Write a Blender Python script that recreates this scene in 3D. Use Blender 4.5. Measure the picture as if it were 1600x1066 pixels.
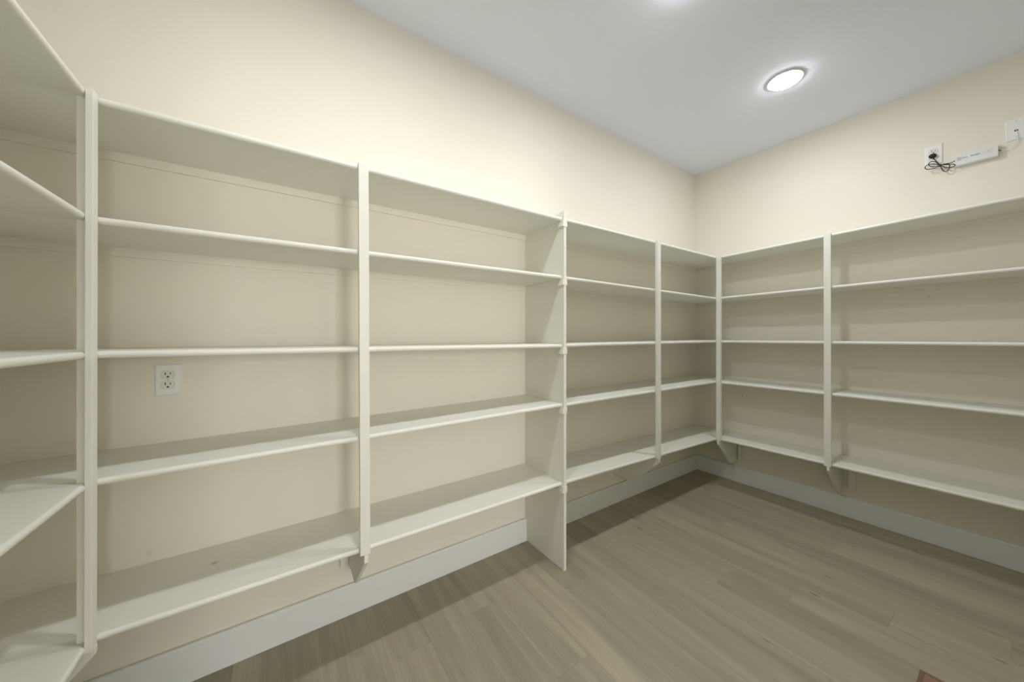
import bpy, bmesh, math, random
from mathutils import Vector

random.seed(7)
for o in list(bpy.data.objects):
    bpy.data.objects.remove(o, do_unlink=True)
scene = bpy.context.scene
COL = scene.collection

# ---------------------------------------------------------------- camera
H = 1.2453
THETA = 0.5983
cam_data = bpy.data.cameras.new('camera')
cam_data.sensor_fit = 'HORIZONTAL'
cam_data.sensor_width = 36.0
cam_data.lens = 534.5 / 1600 * 36.0
cam_data.shift_y = -8.2 / 1600
cam_data.clip_start = 0.02
cam = bpy.data.objects.new('camera', cam_data)
cam.location = (0, 0, H)
cam.rotation_euler = (math.pi / 2, 0, -THETA)
COL.objects.link(cam)
scene.camera = cam

# ---------------------------------------------------------------- world, exposure
world = bpy.data.worlds.new('world')
world.use_nodes = True
world.node_tree.nodes['Background'].inputs[0].default_value = (0.6, 0.62, 0.65, 1)
world.node_tree.nodes['Background'].inputs[1].default_value = 0.05
scene.world = world
vs = scene.view_settings
vs.view_transform = 'Standard'
vs.look = 'None'
vs.gamma = 1.0
vs.use_curve_mapping = False
vs.exposure = 0.05

LAMP_STRENGTH = 60.0      # frosted lens
CORE_STRENGTH = 885.0    # small LED core in its middle
LAMP_COLOR = (0.985, 0.99, 1.0)
LAMPS = [(2.448, 0.755), (1.385, 0.775), (0.315, 0.785)]

# daylight from the window at the far end of the hall behind the open doorway
day = bpy.data.lights.new('hall_window_daylight', 'AREA')
day.shape = 'RECTANGLE'
day.size, day.size_y = 0.80, 1.20
day.energy = 84.0
day.color = (1.0, 0.99, 0.97)
day_o = bpy.data.objects.new('hall_window_daylight', day)
day_o.location = (0.48, -4.26, 1.45)
day_o.rotation_euler = (math.pi / 2, 0, 0)
COL.objects.link(day_o)
scene.cycles.max_bounces = 14
scene.cycles.diffuse_bounces = 6

# ---------------------------------------------------------------- room numbers (metres, camera foot at the origin)
ZC = 2.745
YA = 1.6833      # long back wall
XB = 3.2415      # right wall
XL = -0.720      # left wall
YN = -0.460      # wall behind the camera
YF = 1.352       # front of the shelves on the back wall
XF = 2.939       # front of the shelves on the right wall
XC = -0.405      # front of the shelves on the left wall
TH = 0.0185      # shelf thickness


# ---------------------------------------------------------------- helpers
def srgb(r, g, b):
    def f(c):
        c /= 255.0
        return c / 12.92 if c <= 0.04045 else ((c + 0.055) / 1.055) ** 2.4
    return (f(r), f(g), f(b), 1.0)


def paint(name, col, rough=0.6, bump=0.0, scale=200.0, detail=2.0, spec=0.4, var=0.0, spots=()):
    m = bpy.data.materials.new(name)
    m.use_nodes = True
    nt = m.node_tree
    b = nt.nodes['Principled BSDF']
    b.inputs['Base Color'].default_value = col
    b.inputs['Roughness'].default_value = rough
    b.inputs['Specular IOR Level'].default_value = spec
    tc = nt.nodes.new('ShaderNodeTexCoord')
    nz = nt.nodes.new('ShaderNodeTexNoise')
    nz.inputs['Scale'].default_value = scale
    nz.inputs['Detail'].default_value = detail
    nt.links.new(tc.outputs['Object'], nz.inputs['Vector'])
    if bump > 0:
        bp = nt.nodes.new('ShaderNodeBump')
        bp.inputs['Strength'].default_value = bump
        bp.inputs['Distance'].default_value = 0.002
        nt.links.new(nz.outputs['Fac'], bp.inputs['Height'])
        nt.links.new(bp.outputs['Normal'], b.inputs['Normal'])
    if var > 0:
        n2 = nt.nodes.new('ShaderNodeTexNoise')
        n2.inputs['Scale'].default_value = 1.7
        n2.inputs['Detail'].default_value = 3
        nt.links.new(tc.outputs['Object'], n2.inputs['Vector'])
        hs = nt.nodes.new('ShaderNodeHueSaturation')
        hs.inputs['Color'].default_value = col
        mr = nt.nodes.new('ShaderNodeMapRange')
        mr.inputs['To Min'].default_value = 1 - var
        mr.inputs['To Max'].default_value = 1 + var
        nt.links.new(n2.outputs['Fac'], mr.inputs['Value'])
        nt.links.new(mr.outputs['Result'], hs.inputs['Value'])
        out = hs.outputs['Color']
        for (sx, sy, sz, rad, dark) in spots:          # small smudges on the paint
            vm = nt.nodes.new('ShaderNodeVectorMath')
            vm.operation = 'DISTANCE'
            vm.inputs[1].default_value = (sx, sy, sz)
            nt.links.new(tc.outputs['Object'], vm.inputs[0])
            sm = nt.nodes.new('ShaderNodeMapRange')
            sm.interpolation_type = 'SMOOTHSTEP'
            sm.inputs['From Max'].default_value = rad
            sm.inputs['To Min'].default_value = dark
            sm.inputs['To Max'].default_value = 1.0
            nt.links.new(vm.outputs['Value'], sm.inputs['Value'])
            h2 = nt.nodes.new('ShaderNodeHueSaturation')
            nt.links.new(out, h2.inputs['Color'])
            nt.links.new(sm.outputs['Result'], h2.inputs['Value'])
            out = h2.outputs['Color']
        nt.links.new(out, b.inputs['Base Color'])
    return m


M = {}
M['wall'] = paint('cream_wall_paint', srgb(233, 229, 217), 0.85, 0.10, 160, 3, 0.2, 0.012,
                  ((3.2415, 1.2938, 0.7432, 0.008, 0.35), (-0.3673, 1.6833, 0.4939, 0.014, 0.88), (3.2415, 0.2873, 1.4800, 0.016, 0.85)))
M['shelf'] = paint('off_white_shelf_paint', srgb(233, 233, 224), 0.45, 0.03, 90, 3, 0.4, 0.008, ((-0.1836, 1.5529, 0.4630, 0.017, 0.6),))
M['trim'] = paint('white_trim_paint', srgb(232, 234, 235), 0.4, 0.02, 60, 2, 0.4)
M['plastic'] = paint('white_plastic', srgb(236, 236, 236), 0.35, 0.0, 60, 2, 0.5)
M['recept'] = paint('receptacle_plastic', srgb(226, 225, 222), 0.4, 0.0, 60, 2, 0.5)
M['slot'] = paint('slot_black', srgb(38, 34, 30), 0.8)
M['black'] = paint('black_rubber', srgb(36, 31, 28), 0.5, 0.05, 300)
M['grey_print'] = paint('grey_print', srgb(150, 152, 154), 0.6)
M['light_print'] = paint('light_grey_print', srgb(192, 194, 196), 0.6)
M['driver'] = paint('white_driver_shell', srgb(226, 228, 230), 0.4)
M['screw'] = paint('screw_and_gap_shadow', srgb(190, 188, 182), 0.4)  # screw heads, and the painted shadow rim round the receptacles
M['mat'] = paint('terracotta_mat', srgb(146, 116, 98), 0.95, 0.5, 400, 3, 0.1, 0.06)
M['mat_edge'] = paint('brown_mat_binding', srgb(124, 104, 86), 0.95, 0.4, 400, 3, 0.1)
M['ring'] = paint('lamp_trim_white', srgb(214, 214, 214), 0.5)
M['sub'] = paint('dark_subfloor', srgb(70, 60, 48), 0.9)


def ceiling_material():
    m = bpy.data.materials.new('textured_ceiling_paint')
    m.use_nodes = True
    nt = m.node_tree
    b = nt.nodes['Principled BSDF']
    b.inputs['Base Color'].default_value = srgb(230, 234, 247)
    b.inputs['Roughness'].default_value = 0.75
    b.inputs['Specular IOR Level'].default_value = 0.25
    tc = nt.nodes.new('ShaderNodeTexCoord')
    n1 = nt.nodes.new('ShaderNodeTexNoise')
    n1.inputs['Scale'].default_value = 9
    n1.inputs['Detail'].default_value = 4
    n1.inputs['Distortion'].default_value = 1.6
    nt.links.new(tc.outputs['Object'], n1.inputs['Vector'])
    r = nt.nodes.new('ShaderNodeValToRGB')
    r.color_ramp.elements[0].position = 0.47
    r.color_ramp.elements[1].position = 0.56
    nt.links.new(n1.outputs['Fac'], r.inputs['Fac'])
    bp = nt.nodes.new('ShaderNodeBump')
    bp.inputs['Strength'].default_value = 0.10
    bp.inputs['Distance'].default_value = 0.003
    nt.links.new(r.outputs['Color'], bp.inputs['Height'])
    nt.links.new(bp.outputs['Normal'], b.inputs['Normal'])
    return m


M['ceiling'] = ceiling_material()


def wood_material():
    m = bpy.data.materials.new('greige_vinyl_plank')
    m.use_nodes = True
    nt = m.node_tree
    L = nt.links.new
    b = nt.nodes['Principled BSDF']
    b.inputs['Roughness'].default_value = 0.42
    b.inputs['Specular IOR Level'].default_value = 0.35
    tc = nt.nodes.new('ShaderNodeTexCoord')
    oi = nt.nodes.new('ShaderNodeObjectInfo')
    mul = nt.nodes.new('ShaderNodeVectorMath')
    mul.operation = 'SCALE'
    comb = nt.nodes.new('ShaderNodeCombineXYZ')
    for k in range(3):
        L(oi.outputs['Random'], comb.inputs[k])
    L(comb.outputs[0], mul.inputs[0])
    mul.inputs['Scale'].default_value = 37.0
    add = nt.nodes.new('ShaderNodeVectorMath')
    add.operation = 'ADD'
    L(tc.outputs['Object'], add.inputs[0])
    L(mul.outputs[0], add.inputs[1])

    def noise(sx, sy, detail, dist):
        mp = nt.nodes.new('ShaderNodeMapping')
        mp.inputs['Scale'].default_value = (sx, sy, 1)
        L(add.outputs[0], mp.inputs['Vector'])
        n = nt.nodes.new('ShaderNodeTexNoise')
        n.inputs['Scale'].default_value = 1.0
        n.inputs['Detail'].default_value = detail
        n.inputs['Distortion'].default_value = dist
        L(mp.outputs[0], n.inputs['Vector'])
        return n.outputs['Fac']

    broad = noise(16, 1.1, 3, 0.6)
    fine = noise(120, 3.0, 4, 0.3)
    grain = noise(420, 14, 3, 0.0)
    r1 = nt.nodes.new('ShaderNodeValToRGB')
    cr = r1.color_ramp
    cr.elements[0].position = 0.25
    cr.elements[0].color = srgb(147, 141, 122)
    cr.elements[1].position = 0.74
    cr.elements[1].color = srgb(172, 165, 145)
    e = cr.elements.new(0.5)
    e.color = srgb(160, 153, 133)
    L(broad, r1.inputs['Fac'])

    def overlay(col, fac, amount):
        mr = nt.nodes.new('ShaderNodeMapRange')
        mr.inputs['From Min'].default_value = 0.3
        mr.inputs['From Max'].default_value = 0.7
        mr.inputs['To Min'].default_value = 1 - amount
        mr.inputs['To Max'].default_value = 1 + amount
        L(fac, mr.inputs['Value'])
        h = nt.nodes.new('ShaderNodeHueSaturation')
        L(col, h.inputs['Color'])
        L(mr.outputs[0], h.inputs['Value'])
        return h.outputs['Color']

    c = overlay(r1.outputs['Color'], fine, 0.05)
    c = overlay(c, grain, 0.04)
    mr = nt.nodes.new('ShaderNodeMapRange')
    mr.inputs['To Min'].default_value = 0.90
    mr.inputs['To Max'].default_value = 1.09
    L(oi.outputs['Random'], mr.inputs['Value'])
    h = nt.nodes.new('ShaderNodeHueSaturation')
    L(c, h.inputs['Color'])
    L(mr.outputs[0], h.inputs['Value'])
    # small dark knots, stretched along the board
    mp = nt.nodes.new('ShaderNodeMapping')
    mp.inputs['Scale'].default_value = (7, 2.6, 1)
    L(add.outputs[0], mp.inputs['Vector'])
    vo = nt.nodes.new('ShaderNodeTexVoronoi')
    vo.inputs['Scale'].default_value = 1.0
    L(mp.outputs[0], vo.inputs['Vector'])
    kr = nt.nodes.new('ShaderNodeValToRGB')
    kr.color_ramp.elements[0].position = 0.02
    kr.color_ramp.elements[0].color = (0.45, 0.42, 0.4, 1)
    kr.color_ramp.elements[1].position = 0.075
    kr.color_ramp.elements[1].color = (1, 1, 1, 1)
    L(vo.outputs['Distance'], kr.inputs['Fac'])
    mx = nt.nodes.new('ShaderNodeMix')
    mx.data_type = 'RGBA'
    mx.blend_type = 'MULTIPLY'
    mx.inputs[0].default_value = 0.8
    L(h.outputs['Color'], mx.inputs[6])
    L(kr.outputs['Color'], mx.inputs[7])
    L(mx.outputs[2], b.inputs['Base Color'])
    bp = nt.nodes.new('ShaderNodeBump')
    bp.inputs['Strength'].default_value = 0.06
    bp.inputs['Distance'].default_value = 0.001
    L(fine, bp.inputs['Height'])
    L(bp.outputs['Normal'], b.inputs['Normal'])
    return m


M['wood'] = wood_material()


def emission(name, col, strength):
    m = bpy.data.materials.new(name)
    m.use_nodes = True
    nt = m.node_tree
    nt.nodes.remove(nt.nodes['Principled BSDF'])
    e = nt.nodes.new('ShaderNodeEmission')
    e.inputs[0].default_value = (*col, 1)
    e.inputs[1].default_value = strength
    nt.links.new(e.outputs[0], nt.nodes['Material Output'].inputs[0])
    return m


M['lamp'] = emission('lamp_diffuser', LAMP_COLOR, LAMP_STRENGTH)
M['core'] = emission('lamp_core', LAMP_COLOR, CORE_STRENGTH)


def link(name, me, mat, parent=None, smooth=False):
    o = bpy.data.objects.new(name, me)
    if mat is not None and len(me.materials) == 0:
        me.materials.append(mat)
    COL.objects.link(o)
    if parent is not None:
        o.parent = parent
        r = parent
        off = Vector((0, 0, 0))
        while r is not None:
            off += r.location
            r = r.parent
        o.location = -off
    if smooth:
        for p in me.polygons:
            p.use_smooth = True
    return o


def from_bm(name, bm, mat, parent=None, smooth=False):
    bmesh.ops.recalc_face_normals(bm, faces=bm.faces)
    me = bpy.data.meshes.new(name)
    bm.to_mesh(me)
    bm.free()
    return link(name, me, mat, parent, smooth)


def bm_box(bm, x0, x1, y0, y1, z0, z1):
    v = [bm.verts.new((x, y, z)) for z in (z0, z1) for x, y in ((x0, y0), (x1, y0), (x1, y1), (x0, y1))]
    for f in ((0, 1, 2, 3), (4, 5, 6, 7), (0, 1, 5, 4), (1, 2, 6, 5), (2, 3, 7, 6), (3, 0, 4, 7)):
        bm.faces.new([v[i] for i in f])
    return v


def box(name, b, mat, parent=None, bevel=0.0, lean=(0, 0), segs=2):
    bm = bmesh.new()
    v = bm_box(bm, *b)
    for k in range(4):                     # lean = shift of the bottom against the top
        v[k].co.x += lean[0]
        v[k].co.y += lean[1]
    if bevel > 0:
        bmesh.ops.bevel(bm, geom=list(bm.edges), offset=bevel, segments=segs, affect='EDGES', profile=0.6)
    return from_bm(name, bm, mat, parent)


def prism(name, poly, axis, a, b, mat, parent=None, bevel=0.0):
    """poly of (p, q) points extruded along axis from a to b; axis 'X': (y, z), 'Y': (x, z), 'Z': (x, y)"""
    def P(p, q, t):
        return {'X': (t, p, q), 'Y': (p, t, q), 'Z': (p, q, t)}[axis]
    bm = bmesh.new()
    va = [bm.verts.new(P(p, q, a)) for p, q in poly]
    vb = [bm.verts.new(P(p, q, b)) for p, q in poly]
    n = len(poly)
    bm.faces.new(va)
    bm.faces.new(vb)
    for i in range(n):
        bm.faces.new((va[i], va[(i + 1) % n], vb[(i + 1) % n], vb[i]))
    if bevel > 0:
        bmesh.ops.bevel(bm, geom=list(bm.edges), offset=bevel, segments=1, affect='EDGES')
    return from_bm(name, bm, mat, parent)


def shelf_profile(front, back):
    """(depth, dz) outline with a bull-nosed front, dz around the board's mid height"""
    r = TH / 2
    s = 1 if back > front else -1
    pts = [(back, -r), (back, r)]
    for k in range(9):
        a = math.pi / 2 + math.pi * k / 8
        pts.append((front + s * (r * 0.8 + r * 0.8 * math.cos(a)), r * math.sin(a)))
    return pts


def shelf_board(axis, front, back, t0, z0, t1, z1, parent):
    bm = bmesh.new()
    prof = shelf_profile(front, back)
    rings = []
    for t, z in ((t0, z0), (t1, z1)):
        rings.append([bm.verts.new((t, d, z + dz) if axis == 'X' else (d, t, z + dz)) for d, dz in prof])
    n = len(prof)
    bm.faces.new(rings[0])
    bm.faces.new(rings[1])
    for i in range(n):
        bm.faces.new((rings[0][i], rings[0][(i + 1) % n], rings[1][(i + 1) % n], rings[1][i]))
    return from_bm('shelf_board', bm, M['shelf'], parent)


def cleat(axis, wall, side, t0, z0, t1, z1, parent):
    """thin ledger strip under a shelf on the wall; side = +1 / -1 away from the wall"""
    bm = bmesh.new()
    hgt, th = 0.030, 0.007
    prof = [(wall, 0), (wall + side * th, 0), (wall + side * th, -hgt), (wall, -hgt)]
    rings = []
    for t, z in ((t0, z0), (t1, z1)):
        zz = z - TH / 2
        rings.append([bm.verts.new((t, d, zz + dz) if axis == 'X' else (d, t, zz + dz)) for d, dz in prof])
    bm.faces.new(rings[0])
    bm.faces.new(rings[1])
    for i in range(4):
        bm.faces.new((rings[0][i], rings[0][(i + 1) % 4], rings[1][(i + 1) % 4], rings[1][i]))
    return from_bm('cleat', bm, M['wall'], parent)


def empty(name, loc, label=None, cat=None, group=None):
    o = bpy.data.objects.new(name, None)
    o.empty_display_size = 0.1
    o.location = loc
    COL.objects.link(o)
    tag(o, label, cat, group)
    return o


def tag(o, label=None, cat=None, group=None, kind=None):
    if label:
        o['label'] = label
    if cat:
        o['category'] = cat
    if group:
        o['group'] = group
    if kind:
        o['kind'] = kind
    return o


def tube(name, pts, rad, mat, parent=None, cyclic=False, res=6):
    cu = bpy.data.curves.new(name, 'CURVE')
    cu.dimensions = '3D'
    cu.bevel_depth = rad
    cu.bevel_resolution = 3
    cu.resolution_u = res
    sp = cu.splines.new('NURBS')
    sp.points.add(len(pts) - 1)
    for p, q in zip(sp.points, pts):
        p.co = (*q, 1)
    sp.order_u = 4
    sp.use_endpoint_u = True
    sp.use_cyclic_u = cyclic
    cu.use_fill_caps = True
    tmp = bpy.data.objects.new('tmp', cu)
    COL.objects.link(tmp)
    dg = bpy.context.evaluated_depsgraph_get()
    me = bpy.data.meshes.new_from_object(tmp.evaluated_get(dg))
    bpy.data.objects.remove(tmp, do_unlink=True)
    me.materials.clear()
    return link(name, me, mat, parent, True)


# ================================================================ room shell
T = 0.12
floor = tag(box('floor', (XL - T, XB + T, YN - T, YA + T, -0.10, -0.006), M['sub']),
            'floor of greyish brown wood-look planks', 'floor', kind='structure')
tag(box('ceiling', (XL - T, XB + T, YN - T, YA + T, ZC, ZC + T), M['ceiling']),
    'pale grey ceiling with a faint trowelled texture', 'ceiling', kind='structure')
tag(box('wall_back', (XL - T, XB + T, YA, YA + T, -0.006, ZC), M['wall']),
    'long cream wall behind the shelves with the low duplex outlet', 'wall', kind='structure')
tag(box('wall_right', (XB, XB + T, YN - T, YA, -0.006, ZC), M['wall']),
    'cream end wall with the high outlet and white power supply', 'wall', kind='structure')
tag(box('wall_left', (XL - T, XL, YN - T, YA, -0.006, ZC), M['wall']),
    'cream wall carrying the short return of shelves', 'wall', kind='structure')
DX0, DX1, DZ = -0.06, 1.06, 2.06          # open doorway the camera stands in front of
bm = bmesh.new()
bm_box(bm, XL, DX0, YN - T, YN, -0.006, ZC)
bm_box(bm, DX1, XB, YN - T, YN, -0.006, ZC)
bm_box(bm, DX0, DX1, YN - T, YN, DZ, ZC)
tag(from_bm('wall_front', bm, M['wall']), 'cream wall with the open doorway, facing the long run of shelves', 'wall', kind='structure')
bm = bmesh.new()
bm_box(bm, DX0 - 0.07, DX0, YN, YN + 0.016, 0.0006, DZ + 0.07)
bm_box(bm, DX1, DX1 + 0.07, YN, YN + 0.016, 0.0006, DZ + 0.07)
bm_box(bm, DX0, DX1, YN, YN + 0.016, DZ, DZ + 0.07)
tag(from_bm('trim_1', bm, M['trim']), 'white casing round the open doorway', 'trim', kind='structure')
# the hall beyond the doorway, with a window in its end wall
HX0, HX1, HY = -0.60, 1.45, -4.20
bm = bmesh.new()
bm_box(bm, HX0, HX1, HY, YN - T, -0.10, 0.0)
tag(from_bm('floor_hall', bm, M['wood']), 'plank floor of the hall beyond the doorway', 'floor', kind='structure')
tag(box('ceiling_hall', (HX0, HX1, HY, YN - T, ZC, ZC + T), M['ceiling']), 'ceiling of the hall beyond the doorway', 'ceiling', kind='structure')
tag(box('wall_hall_left', (HX0 - T, HX0, HY - T, YN - T, -0.10, ZC + T), M['wall']), 'cream side wall of the hall, window to its right', 'wall', kind='structure')
tag(box('wall_hall_right', (HX1, HX1 + T, HY - T, YN - T, -0.10, ZC + T), M['wall']), 'cream side wall of the hall, window to its left', 'wall', kind='structure')
bm = bmesh.new()
bm_box(bm, HX0, 0.08, HY - T, HY, -0.10, ZC + T)
bm_box(bm, 0.88, HX1, HY - T, HY, -0.10, ZC + T)
bm_box(bm, 0.08, 0.88, HY - T, HY, -0.10, 0.85)
bm_box(bm, 0.08, 0.88, HY - T, HY, 2.05, ZC + T)
tag(from_bm('wall_hall_end', bm, M['wall']), 'cream end wall of the hall with the window opening', 'wall', kind='structure')

BH, BT = 0.134, 0.018


def baseboard(name, axis, wall, side, a, b, label):
    p = [(wall, 0.0006), (wall + side * BT, 0.0006), (wall + side * BT, BH - 0.006),
         (wall + side * (BT - 0.005), BH), (wall + side * 0.003, BH),
         (wall + side * 0.003, BH - 0.012), (wall, BH - 0.012)]
    o = prism(name, p, axis, a, b, M['trim'])
    tag(o, label, 'baseboard', kind='structure')
    return o


PX0, PX1 = 1.2448, 1.2608          # end panel thickness
baseboard('baseboard_back', 'X', YA, -1, XL, PX0 - 0.0005, 'tall white baseboard left of the upright end panel')
baseboard('baseboard_back', 'X', YA, -1, PX1 + 0.0005, XB, 'tall white baseboard right of the upright end panel')
baseboard('baseboard_right', 'Y', XB, -1, YN, YA - BT, 'tall white baseboard below the end wall shelves')
baseboard('baseboard_left', 'Y', XL, 1, YN, YA - BT, 'tall white baseboard below the short return of shelves')
baseboard('baseboard_front', 'X', YN, 1, XL + BT, DX0 - 0.07, 'short white baseboard left of the doorway casing')
baseboard('baseboard_front', 'X', YN, 1, DX1 + 0.07, XB - BT, 'long white baseboard right of the doorway casing')

# ---------------------------------------------------------------- floor planks, running towards the back wall
PW, PLEN, SEAM0 = 0.1635, 1.085, 0.0205
JOINT = {4: 1.370, 5: 0.935, 6: 0.62, 7: 1.246, 8: 0.45, 9: 1.46, 10: 1.0, 11: 0.848, 12: 0.595, 13: 0.302,
         14: 0.005, 15: 0.800, 16: 0.595, 17: 0.300, 3: 0.80, 2: 0.25, 1: 1.1, 0: 0.6}
plank_mesh = {}


def plank(x0, x1, y0, y1):
    w, l = round(x1 - x0, 4), round(y1 - y0, 4)
    if (w, l) not in plank_mesh:
        bm = bmesh.new()
        g = 0.00012
        bm_box(bm, -w / 2 + g, w / 2 - g, -l / 2 + g, l / 2 - g, -0.006, 0.0)
        top = [e for e in bm.edges if all(v.co.z > -0.001 for v in e.verts)]
        bmesh.ops.bevel(bm, geom=top, offset=0.0004, segments=1, affect='EDGES')
        bmesh.ops.recalc_face_normals(bm, faces=bm.faces)
        me = bpy.data.meshes.new('floor_plank')
        bm.to_mesh(me)
        bm.free()
        me.materials.append(M['wood'])
        plank_mesh[(w, l)] = me
    o = bpy.data.objects.new('floor_plank', plank_mesh[(w, l)])
    COL.objects.link(o)
    o.parent = floor
    o.location = ((x0 + x1) / 2, (y0 + y1) / 2, 0)


for i in range(-5, 21):
    x0, x1 = SEAM0 + i * PW, SEAM0 + (i + 1) * PW
    x0, x1 = max(x0, XL), min(x1, XB)
    if x1 - x0 < 0.01:
        continue
    j = JOINT.get(i, random.uniform(0, PLEN))
    while j > YN:
        j -= PLEN
    ys = []
    while j < YA:
        ys.append(j)
        j += PLEN
    ys.append(j)
    for a, b in zip(ys[:-1], ys[1:]):
        a, b = max(a, YN), min(b, YA)
        if b - a > 0.004:
            plank(x0, x1, a, b)


# ================================================================ ceiling lights
def ceiling_light(x, y, label):
    r = empty('ceiling_light', (x, y, ZC), label, 'ceiling light', 'round ceiling lights in one row')
    # trim ring: lathe
    prof = [(0.090, 0.0), (0.0895, -0.004), (0.084, -0.0075), (0.0765, -0.0075), (0.0755, -0.003), (0.0755, 0.0)]
    N = 48

    def lathe(name, prof, mat, cap=False):
        bm = bmesh.new()
        rings = []
        for rr, z in prof:
            if rr < 1e-6:
                rings.append([bm.verts.new((x, y, ZC + z))])
            else:
                rings.append([bm.verts.new((x + rr * math.cos(2 * math.pi * k / N), y + rr * math.sin(2 * math.pi * k / N), ZC + z)) for k in range(N)])
        for A, B in zip(rings[:-1], rings[1:]):
            for k in range(N):
                if len(B) == 1:
                    bm.faces.new((A[k], A[(k + 1) % N], B[0]))
                else:
                    bm.faces.new((A[k], A[(k + 1) % N], B[(k + 1) % N], B[k]))
        bmesh.ops.recalc_face_normals(bm, faces=bm.faces)
        return from_bm(name, bm, mat, r, True)
    lathe('trim_ring', prof, M['ring'])
    lathe('diffuser', [(0.0752, -0.002), (0.0745, -0.010), (0.066, -0.0165), (0.045, -0.0205), (0.022, -0.0225), (0.0, -0.0230)], M['lamp'])
    lathe('led_core', [(0.025, -0.0236), (0.012, -0.0239), (0.0, -0.0240)], M['core'])
    return r


ceiling_light(*LAMPS[0], 'round white ceiling light closest to the high wall outlet')
ceiling_light(*LAMPS[1], 'round white ceiling light in the middle of the row')
ceiling_light(*LAMPS[2], 'round white ceiling light closest to the short shelf return')


# ================================================================ shelving
def lin(p, q, t):
    return p[1] + (q[1] - p[1]) * (t - p[0]) / (q[0] - p[0])


A1 = [((-0.3895, 1.8641), (1.1842, 1.8662)), ((-0.3889, 1.5493), (1.1667, 1.5567)), ((-0.3895, 1.1954), (1.1623, 1.1916)),
      ((-0.391, 0.860), (1.2302, 0.8765)), ((-0.3932, 0.4511), (1.2379, 0.4574))]
A2 = [((1.2954, 1.8675), (2.8867, 1.8765)), ((1.2743, 1.5553), (2.9014, 1.5464)), ((1.3956, 1.1933), (2.9014, 1.1985)),
      ((1.2692, 0.8731), (2.9003, 0.872)), ((1.2692, 0.457), (2.9035, 0.4100))]
B1 = [((1.3189, 1.8790), (-0.0273, 1.9109)), ((1.3198, 1.5489), (-0.0273, 1.5673)), ((1.3198, 1.1975), (-0.0273, 1.2031)),
      ((1.3198, 0.8680), (-0.0273, 0.865)), ((1.3189, 0.4092), (-0.0273, 0.4138))]
C1 = [((1.318, 1.8641), (0.3, 1.8700)), ((1.318, 1.5493), (0.3, 1.5493)), ((1.318, 1.1954), (0.3, 1.1954)),
      ((1.318, 0.860), (0.3, 0.860)), ((1.318, 0.4505), (0.3, 0.4505))]
G = 0.0006


def gusset_y(x0, x1, ztop, parent, yfront=YF, drop=0.030, dy=0.172, dz=0.186):
    """bracket board under a shelf on the back wall (plane x = const)"""
    p = [(yfront, ztop), (yfront, ztop - drop), (yfront + dy, ztop - drop - dz), (YA, ztop - drop - dz), (YA, ztop)]
    return prism('bracket', p, 'X', x0, x1, M['shelf'], parent, 0.001)


def gusset_x(y0, y1, ztop, parent, xfront, xwall, drop=0.030, dx=0.205, dz=0.205):
    s = 1 if xwall > xfront else -1
    p = [(xfront, ztop), (xfront, ztop - drop), (xfront + s * dx, ztop - drop - dz), (xwall, ztop - drop - dz), (xwall, ztop)]
    return prism('bracket', p, 'Y', y0, y1, M['shelf'], parent, 0.001)


# ---- left section on the back wall
u1 = empty('wall_shelving', (0.42, YA, 0), 'long built-in shelving section ending at the floor-length end panel, above the low outlet', 'shelving',
           'built-in pantry shelving')
for p, q in A1:
    shelf_board('X', YF, YA - G, XL + G, lin(p, q, XL), PX0 - G, lin(p, q, PX0), u1)
    cleat('X', YA - G, -1, XL + G, lin(p, q, XL), PX0 - G, lin(p, q, PX0), u1)
zt = lin(*A1[0], 0.255) + TH / 2
zb = lin(*A1[4], 0.255) - TH / 2
box('post', (0.2378, 0.2722, YF - 0.0195, YF - 0.0005, zb, zt), M['shelf'], u1, 0.0015, (0.0062, 0))
b = gusset_y(0.2572, 0.2715, zb - G, u1, YF - 0.0195, 0.030, 0.188, 0.184)
box('mounting_block', (0.2225, 0.2566, YA - 0.02, YA, 0.2235, zb - 0.032), M['shelf'], b, 0.001)
# board of the corner post that stands on the front of this section
box('post', (-0.4245, -0.4065, YF - 0.0125, YF - 0.0005, A1[4][0][1] + TH / 2, A1[0][0][1] - TH / 2), M['shelf'], u1, 0.001)

ep = box('end_panel', (PX0, PX1, YF - 0.014, YA - G, 0.0006, 1.906), M['shelf'], u1, 0.0012)
for k in range(5):
    z = lin(*A1[k], PX0) - TH / 2 - G
    # wedge-shaped support block under each shelf, lipped round the front edge of the panel
    bm = bmesh.new()
    yf = YF - 0.0165
    x0, x1 = PX0 - 0.008, PX1 + 0.005
    top = [(x0 + 0.003, yf), (x1 - 0.0015, yf), (x1 - 0.0015, yf + 0.012), (x0 + 0.003, yf + 0.030)]
    bot = [(x0 - 0.004, yf), (x1, yf), (x1, yf + 0.012), (x0 - 0.004, yf + 0.042)]
    va = [bm.verts.new((*c, z)) for c in top]
    vb = [bm.verts.new((*c, z - 0.033)) for c in bot]
    bm.faces.new(va)
    bm.faces.new(vb)
    for i in range(4):
        bm.faces.new((va[i], va[(i + 1) % 4], vb[(i + 1) % 4], vb[i]))
    from_bm('support_block', bm, M['shelf'], ep)

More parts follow.
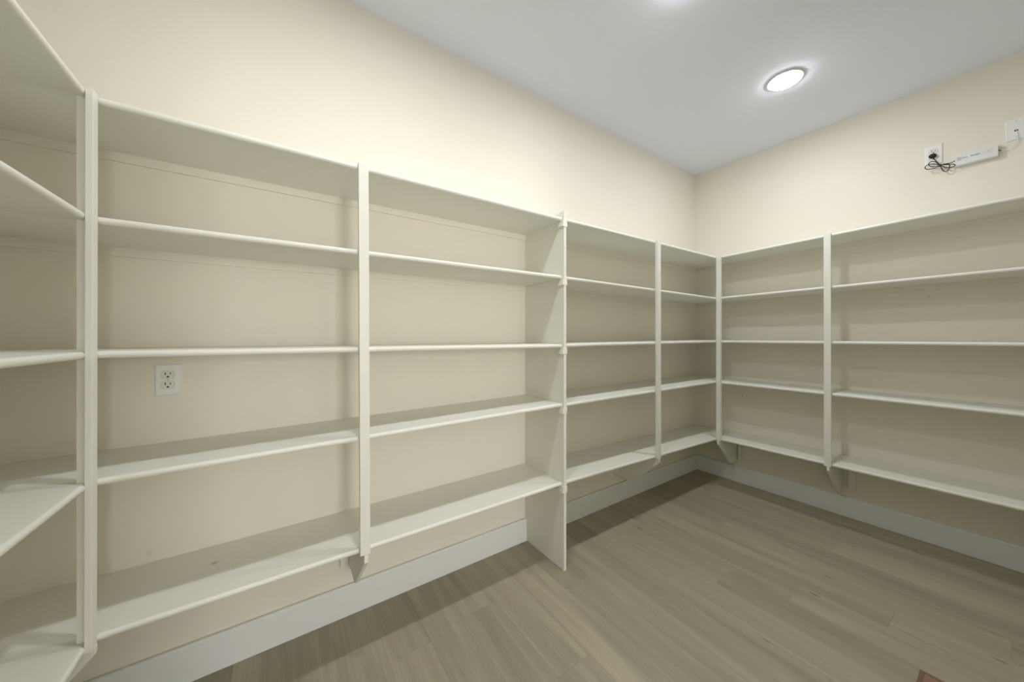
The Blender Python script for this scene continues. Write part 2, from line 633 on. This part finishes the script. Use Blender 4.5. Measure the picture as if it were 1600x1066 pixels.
# ---- right section on the back wall
u2 = empty('wall_shelving', (2.25, YA, 0), 'built-in shelving section between the end panel and the inner room corner', 'shelving',
           'built-in pantry shelving')
for p, q in A2:
    shelf_board('X', YF, YA - G, PX1 + G, lin(p, q, PX1), XB - G, lin(p, q, XB), u2)
    cleat('X', YA - G, -1, PX1 + G, lin(p, q, PX1), XB - G, lin(p, q, XB), u2)
xp = 2.106
zt = lin(*A2[0], xp) + TH / 2
zb = lin(*A2[4], xp) - TH / 2
box('post', (2.080, 2.117, YF - 0.0195, YF - 0.0005, zb, zt), M['shelf'], u2, 0.0015, (0.004, 0))
b = gusset_y(2.096, 2.111, zb - G, u2, YF - 0.0195, 0.026, 0.21, 0.200)
box('mounting_block', (2.060, 2.0954, YA - 0.02, YA, 0.219, zb - 0.032), M['shelf'], b, 0.001)

# ---- end wall section
u3 = empty('wall_shelving', (XB, 0.4, 0), 'built-in shelving section on the end wall under the high outlet', 'shelving',
           'built-in pantry shelving')
for p, q in B1:
    ya, yb = YF - G, YN + G
    shelf_board('Y', XF, XB - G, ya, lin(p, q, ya), yb, lin(p, q, yb), u3)
    cleat('Y', XB - G, -1, ya, lin(p, q, ya), yb, lin(p, q, yb), u3)
zt = lin(*B1[0], 1.335) + TH / 2
zb = lin(*B1[4], 1.335) - TH / 2
box('corner_post', (XF - 0.030, XF - 0.0005, YF - 0.031, YF - 0.0010, zb, zt), M['shelf'], u3, 0.002)
b = gusset_x(1.330, 1.345, zb - G, u3, XF - 0.030, XB, 0.026, 0.205, 0.195)
box('mounting_block', (XB - 0.02, XB, 1.297, 1.3175, 0.19, zb - 0.045), M['shelf'], b, 0.001)
for yp in (0.678, -0.24):
    zt = lin(*B1[0], yp) + TH / 2
    zb = lin(*B1[4], yp) - TH / 2
    box('post', (XF - 0.0195, XF - 0.0005, yp - 0.0175, yp + 0.0175, zb, zt), M['shelf'], u3, 0.0015, (0, -0.002))
    b = gusset_x(yp - 0.012, yp + 0.003, zb - G, u3, XF - 0.0195, XB, 0.026, 0.225, 0.205)
    box('mounting_block', (XB - 0.02, XB, yp - 0.075, yp - 0.040, 0.197, zb - 0.032), M['shelf'], b, 0.001)

# ---- return section on the left wall
u4 = empty('wall_shelving', (XL, 0.5, 0), 'short return of built-in shelves joining the long section at a square corner post', 'shelving',
           'built-in pantry shelving')
for p, q in C1:
    ya, yb = YF - G, YN + G
    shelf_board('Y', XC, XL + G, ya, lin(p, q, ya), yb, lin(p, q, yb), u4)
    cleat('Y', XL + G, 1, ya, lin(p, q, ya), yb, lin(p, q, yb), u4)
zt = 1.8641 + TH / 2
zb = 0.4505 - TH / 2
box('corner_post', (XC + 0.0005, XC + 0.0142, YF - 0.031, YF - 0.0010, zb - 0.001, zt), M['shelf'], u4, 0.0015, (-0.002, 0))
gusset_x(YF - 0.016, YF - 0.002, zb - G, u4, XC + 0.0135, XL, 0.018, 0.195, 0.215)
for yp in (0.62, -0.2):
    zt = lin(*C1[0], yp) + TH / 2
    zb = lin(*C1[4], yp) - TH / 2
    box('post', (XC + 0.0005, XC + 0.0195, yp - 0.0175, yp + 0.0175, zb, zt), M['shelf'], u4, 0.0015)
    b = gusset_x(yp - 0.012, yp + 0.003, zb - G, u4, XC + 0.0195, XL)
    box('mounting_block', (XL, XL + 0.02, yp - 0.05, yp - 0.0126, 0.197, zb - 0.032), M['shelf'], b, 0.001)


# ================================================================ outlets
def wall_frame(wall):
    """returns P(a, z, d): a = sideways to the right as seen from the room, d = out of the wall"""
    if wall == 'A':
        return lambda a, z, d: (a, YA - d, z)
    return lambda a, z, d: (XB - d, -a, z)


def plate_mesh(bm, P, a0, a1, z0, z1, d, ch=0.004):
    outer = [(a0, z0), (a1, z0), (a1, z1), (a0, z1)]
    inner = [(a0 + ch, z0 + ch), (a1 - ch, z0 + ch), (a1 - ch, z1 - ch), (a0 + ch, z1 - ch)]
    r0 = [bm.verts.new(P(a, z, 0.0)) for a, z in outer]
    r1 = [bm.verts.new(P(a, z, d * 0.5)) for a, z in outer]
    r2 = [bm.verts.new(P(a, z, d)) for a, z in inner]
    bm.faces.new(r0)
    bm.faces.new(r2)
    for A, B in ((r0, r1), (r1, r2)):
        for i in range(4):
            bm.faces.new((A[i], A[(i + 1) % 4], B[(i + 1) % 4], B[i]))


def slab(name, P, outline, d0, d1, mat, parent):
    bm = bmesh.new()
    A = [bm.verts.new(P(a, z, d0)) for a, z in outline]
    B = [bm.verts.new(P(a, z, d1)) for a, z in outline]
    bm.faces.new(A)
    bm.faces.new(B)
    n = len(outline)
    for i in range(n):
        bm.faces.new((A[i], A[(i + 1) % n], B[(i + 1) % n], B[i]))
    return from_bm(name, bm, mat, parent)


def rect(a0, a1, z0, z1):
    return [(a0, z0), (a1, z0), (a1, z1), (a0, z1)]


def oval(ca, cz, ra, rz, flat):
    pts = []
    for k in range(28):
        t = 2 * math.pi * k / 28
        pts.append((ca + ra * math.cos(t), cz + max(-flat, min(flat, rz * math.sin(t)))))
    return pts


def outlet(wall, ca, cz, w, h, label):
    P = wall_frame(wall)
    r = empty('wall_outlet', P(ca, cz - h / 2, 0), label, 'outlet')
    bm = bmesh.new()
    plate_mesh(bm, P, ca - w / 2, ca + w / 2, cz - h / 2, cz + h / 2, 0.0065)
    from_bm('cover_plate', bm, M['plastic'], r)
    for s in (1, -1):
        zz = cz + s * 0.0185 * h / 0.114
        f = slab('receptacle', P, oval(ca, zz, 0.0172, 0.0172, 0.0136), 0.006, 0.0078, M['recept'], r)
        # thin grey rim, its colour painting in the shadow round the receptacle
        slab('gap_shadow', P, oval(ca, zz, 0.0184, 0.0184, 0.0146), 0.006, 0.0066, M['screw'], f)
        slab('slot', P, rect(ca - 0.0078, ca - 0.0052, zz - 0.0005, zz + 0.0080), 0.007, 0.0081, M['slot'], f)
        slab('slot', P, rect(ca + 0.0052, ca + 0.0076, zz + 0.0005, zz + 0.0075), 0.007, 0.0081, M['slot'], f)
        slab('ground_hole', P, oval(ca, zz - 0.0072, 0.0032, 0.0030, 0.0028), 0.007, 0.0081, M['slot'], f)
    slab('screw', P, oval(ca, cz, 0.0024, 0.0024, 0.0024), 0.006, 0.0074, M['screw'], r)
    return r


outlet('A', -0.3225, 1.0905, 0.068, 0.110, 'white duplex outlet low on the long wall between two shelves')
outlet('B', -0.2705, 2.328, 0.068, 0.116, 'white duplex outlet high on the end wall with a black plug in it')

P = wall_frame('B')
pl = empty('wall_plate', P(0.0105, 2.287, 0), 'blank white wall plate with a thin cable through a hole', 'wall plate')
bm = bmesh.new()
plate_mesh(bm, P, -0.0260, 0.0460, 2.287, 2.401, 0.0065)
from_bm('cover_plate', bm, M['plastic'], pl)
slab('cable_hole', P, oval(0.0075, 2.336, 0.0060, 0.0050, 0.0050), 0.006, 0.0069, M['slot'], pl)
for zz in (2.384, 2.302):
    slab('screw', P, oval(0.0085, zz, 0.0026, 0.0026, 0.0026), 0.006, 0.0074, M['screw'], pl)

# ================================================================ power supply with its black cord
dr = empty('power_supply', P(-0.119, 2.22, 0), 'slim white power supply box on the end wall with a bundled black cord', 'power supply')
d0, d1 = 0.0008, 0.031
a0, a1, z0, z1 = -0.1905, -0.0470, 2.2205, 2.2815
bm = bmesh.new()
va = [bm.verts.new(P(a, z, d0)) for a, z in rect(a0, a1, z0, z1)]
vb = [bm.verts.new(P(a, z, d1)) for a, z in rect(a0, a1, z0, z1)]
bm.faces.new(va)
bm.faces.new(vb)
for i in range(4):
    bm.faces.new((va[i], va[(i + 1) % 4], vb[(i + 1) % 4], vb[i]))
bmesh.ops.bevel(bm, geom=list(bm.edges), offset=0.0015, segments=2, affect='EDGES')
body = from_bm('body', bm, M['driver'], dr)
zc = (z0 + z1) / 2 + 0.006
# faint printing on the front, too small to read
slab('print_block', P, rect(a0 + 0.007, a0 + 0.024, zc - 0.012, zc + 0.008), d1 - 0.001, d1 + 0.0003, M['light_print'], body)
rng = random.Random(3)
a = a0 + 0.027
while a < a0 + 0.086:
    w = rng.uniform(0.0022, 0.0046)
    if not (a0 + 0.044 < a < a0 + 0.052):
        hh = rng.uniform(0.0035, 0.0065)
        slab('print_mark', P, rect(a, a + w, zc - hh, zc + hh * 0.5), d1 - 0.001, d1 + 0.0003, M['grey_print'], body)
    a += w + 0.0016
for r_ in (rect(a0 + 0.098, a0 + 0.126, zc + 0.0060, zc + 0.0074), rect(a0 + 0.098, a0 + 0.126, zc - 0.0104, zc - 0.0090),
           rect(a0 + 0.098, a0 + 0.0994, zc - 0.0090, zc + 0.0060), rect(a0 + 0.1246, a0 + 0.126, zc - 0.0090, zc + 0.0060),
           rect(a0 + 0.106, a0 + 0.119, zc - 0.0030, zc + 0.0012)):
    slab('print_mark', P, r_, d1 - 0.001, d1 + 0.0003, M['light_print'], body)

# cord, traced in the plane a little in front of the wall
K = {}
C_, S_ = math.cos(THETA), math.sin(THETA)


def on_end_wall(u, v, d):
    """sideways and height on the end wall for a point of the photograph, d in front of that wall"""
    X = XB - d
    k = (u - 800) / 534.5
    Y = X * (C_ - k * S_) / (k * C_ + S_)
    dep = X * S_ + Y * C_
    return -Y, H - (v - 524.8) * dep / 534.5


def cp(zx, zy, d):
    a, z = on_end_wall(1430 + zx / 17.77, 220 + zy / 17.77, d)
    return P(a, z, d)


plug_c = on_end_wall(1430 + 478 / 17.77, 220 + 415 / 17.77, 0.022)
pts = [cp(505, 480, .026), cp(560, 545, .028), cp(640, 625, .030), cp(700, 690, .031),
       # left outer loop
       cp(600, 650, .034), cp(430, 640, .038), cp(290, 690, .040), cp(255, 760, .040), cp(330, 805, .039), cp(450, 785, .036), cp(600, 740, .032),
       cp(700, 685, .029),
       # left inner loop
       cp(600, 600, .026), cp(500, 560, .024), cp(400, 590, .024), cp(360, 660, .024), cp(420, 725, .025), cp(560, 715, .026), cp(690, 690, .028),
       # right upper loop
       cp(800, 660, .032), cp(920, 665, .034), cp(1050, 640, .036), cp(1125, 665, .036), cp(1080, 715, .036), cp(980, 750, .035), cp(860, 750, .034),
       cp(760, 715, .032), cp(690, 680, .030),
       # hanging loop
       cp(725, 760, .027), cp(780, 850, .026), cp(870, 865, .026), cp(945, 800, .026), cp(960, 700, .026), cp(960, 650, .027),
       cp(850, 640, .028), cp(730, 665, .028), cp(820, 640, .029), cp(950, 630, .028), cp(1040, 590, .026), cp(1100, 572, .024)]
endp = P(a0 + 0.001, z1 - 0.022, 0.019)
pts += [endp]
tube('power_cord', pts, 0.0021, M['black'], dr)
slab('cord_tie', P, oval(on_end_wall(1430 + 695 / 17.77, 220 + 685 / 17.77, .031)[0], on_end_wall(1430 + 695 / 17.77, 220 + 685 / 17.77, .031)[1], 0.0055, 0.0075, 0.0065),
     0.024, 0.038, M['black'], dr)
# plug: rounded body with a flat face against the receptacle
bm = bmesh.new()
rings = []
for dd, sc in ((0.0085, 1.0), (0.020, 1.0), (0.026, 0.8), (0.029, 0.45)):
    rings.append([bm.verts.new(P(plug_c[0] + sc * 0.0155 * math.cos(2 * math.pi * k / 20), plug_c[1] + sc * 0.0125 * math.sin(2 * math.pi * k / 20), dd)) for k in range(20)])
bm.faces.new(rings[0])
bm.faces.new(rings[-1])
for A, B in zip(rings[:-1], rings[1:]):
    for k in range(20):
        bm.faces.new((A[k], A[(k + 1) % 20], B[(k + 1) % 20], B[k]))
from_bm('plug', bm, M['black'], dr, True)


# thin pale cable from the box to the wall plate
def cq(zx, zy, d):
    a, z = on_end_wall(1400 + zx / 7.615, 160 + zy / 7.615, d)
    return P(a, z, d)


tube('output_cable', [P(a1 - 0.001, zc - 0.010, 0.017), P(a1 + 0.006, zc - 0.0105, 0.017), cq(1270, 576, .014), cq(1340, 560, .009), cq(1400, 522, .009),
                      cq(1445, 465, .009), cq(1452, 410, .011), cq(1442, 360, .013), P(0.0075, 2.338, 0.0075)], 0.0016, M['plastic'], dr)
tube('cable_gland', [P(a1 - 0.001, zc - 0.004, 0.017), P(a1 + 0.001, zc - 0.006, 0.018), P(a1 + 0.003, zc - 0.010, 0.018), P(a1 + 0.009, zc - 0.0105, 0.017)], 0.0022, M['black'], dr)

# ================================================================ mat on the floor
mt = empty('floor_mat', (1.60, -0.05, 0), 'reddish brown floor mat with a darker bound edge', 'mat')
MX0, MX1, MY0, MY1 = 1.20, 1.969, -0.30, 0.1965
box('pile', (MX0 + 0.012, MX1 - 0.012, MY0 + 0.012, MY1 - 0.012, 0.0003, 0.0055), M['mat'], mt, 0.001)
for n_, b_ in enumerate(((MX0, MX1, MY1 - 0.0118, MY1, 0.0003, 0.006), (MX0, MX1, MY0, MY0 + 0.0118, 0.0003, 0.006),
                         (MX0, MX0 + 0.0118, MY0 + 0.012, MY1 - 0.012, 0.0003, 0.006), (MX1 - 0.0118, MX1, MY0 + 0.012, MY1 - 0.012, 0.0003, 0.006))):
    box('binding', b_, M['mat_edge'], mt, 0.0015)
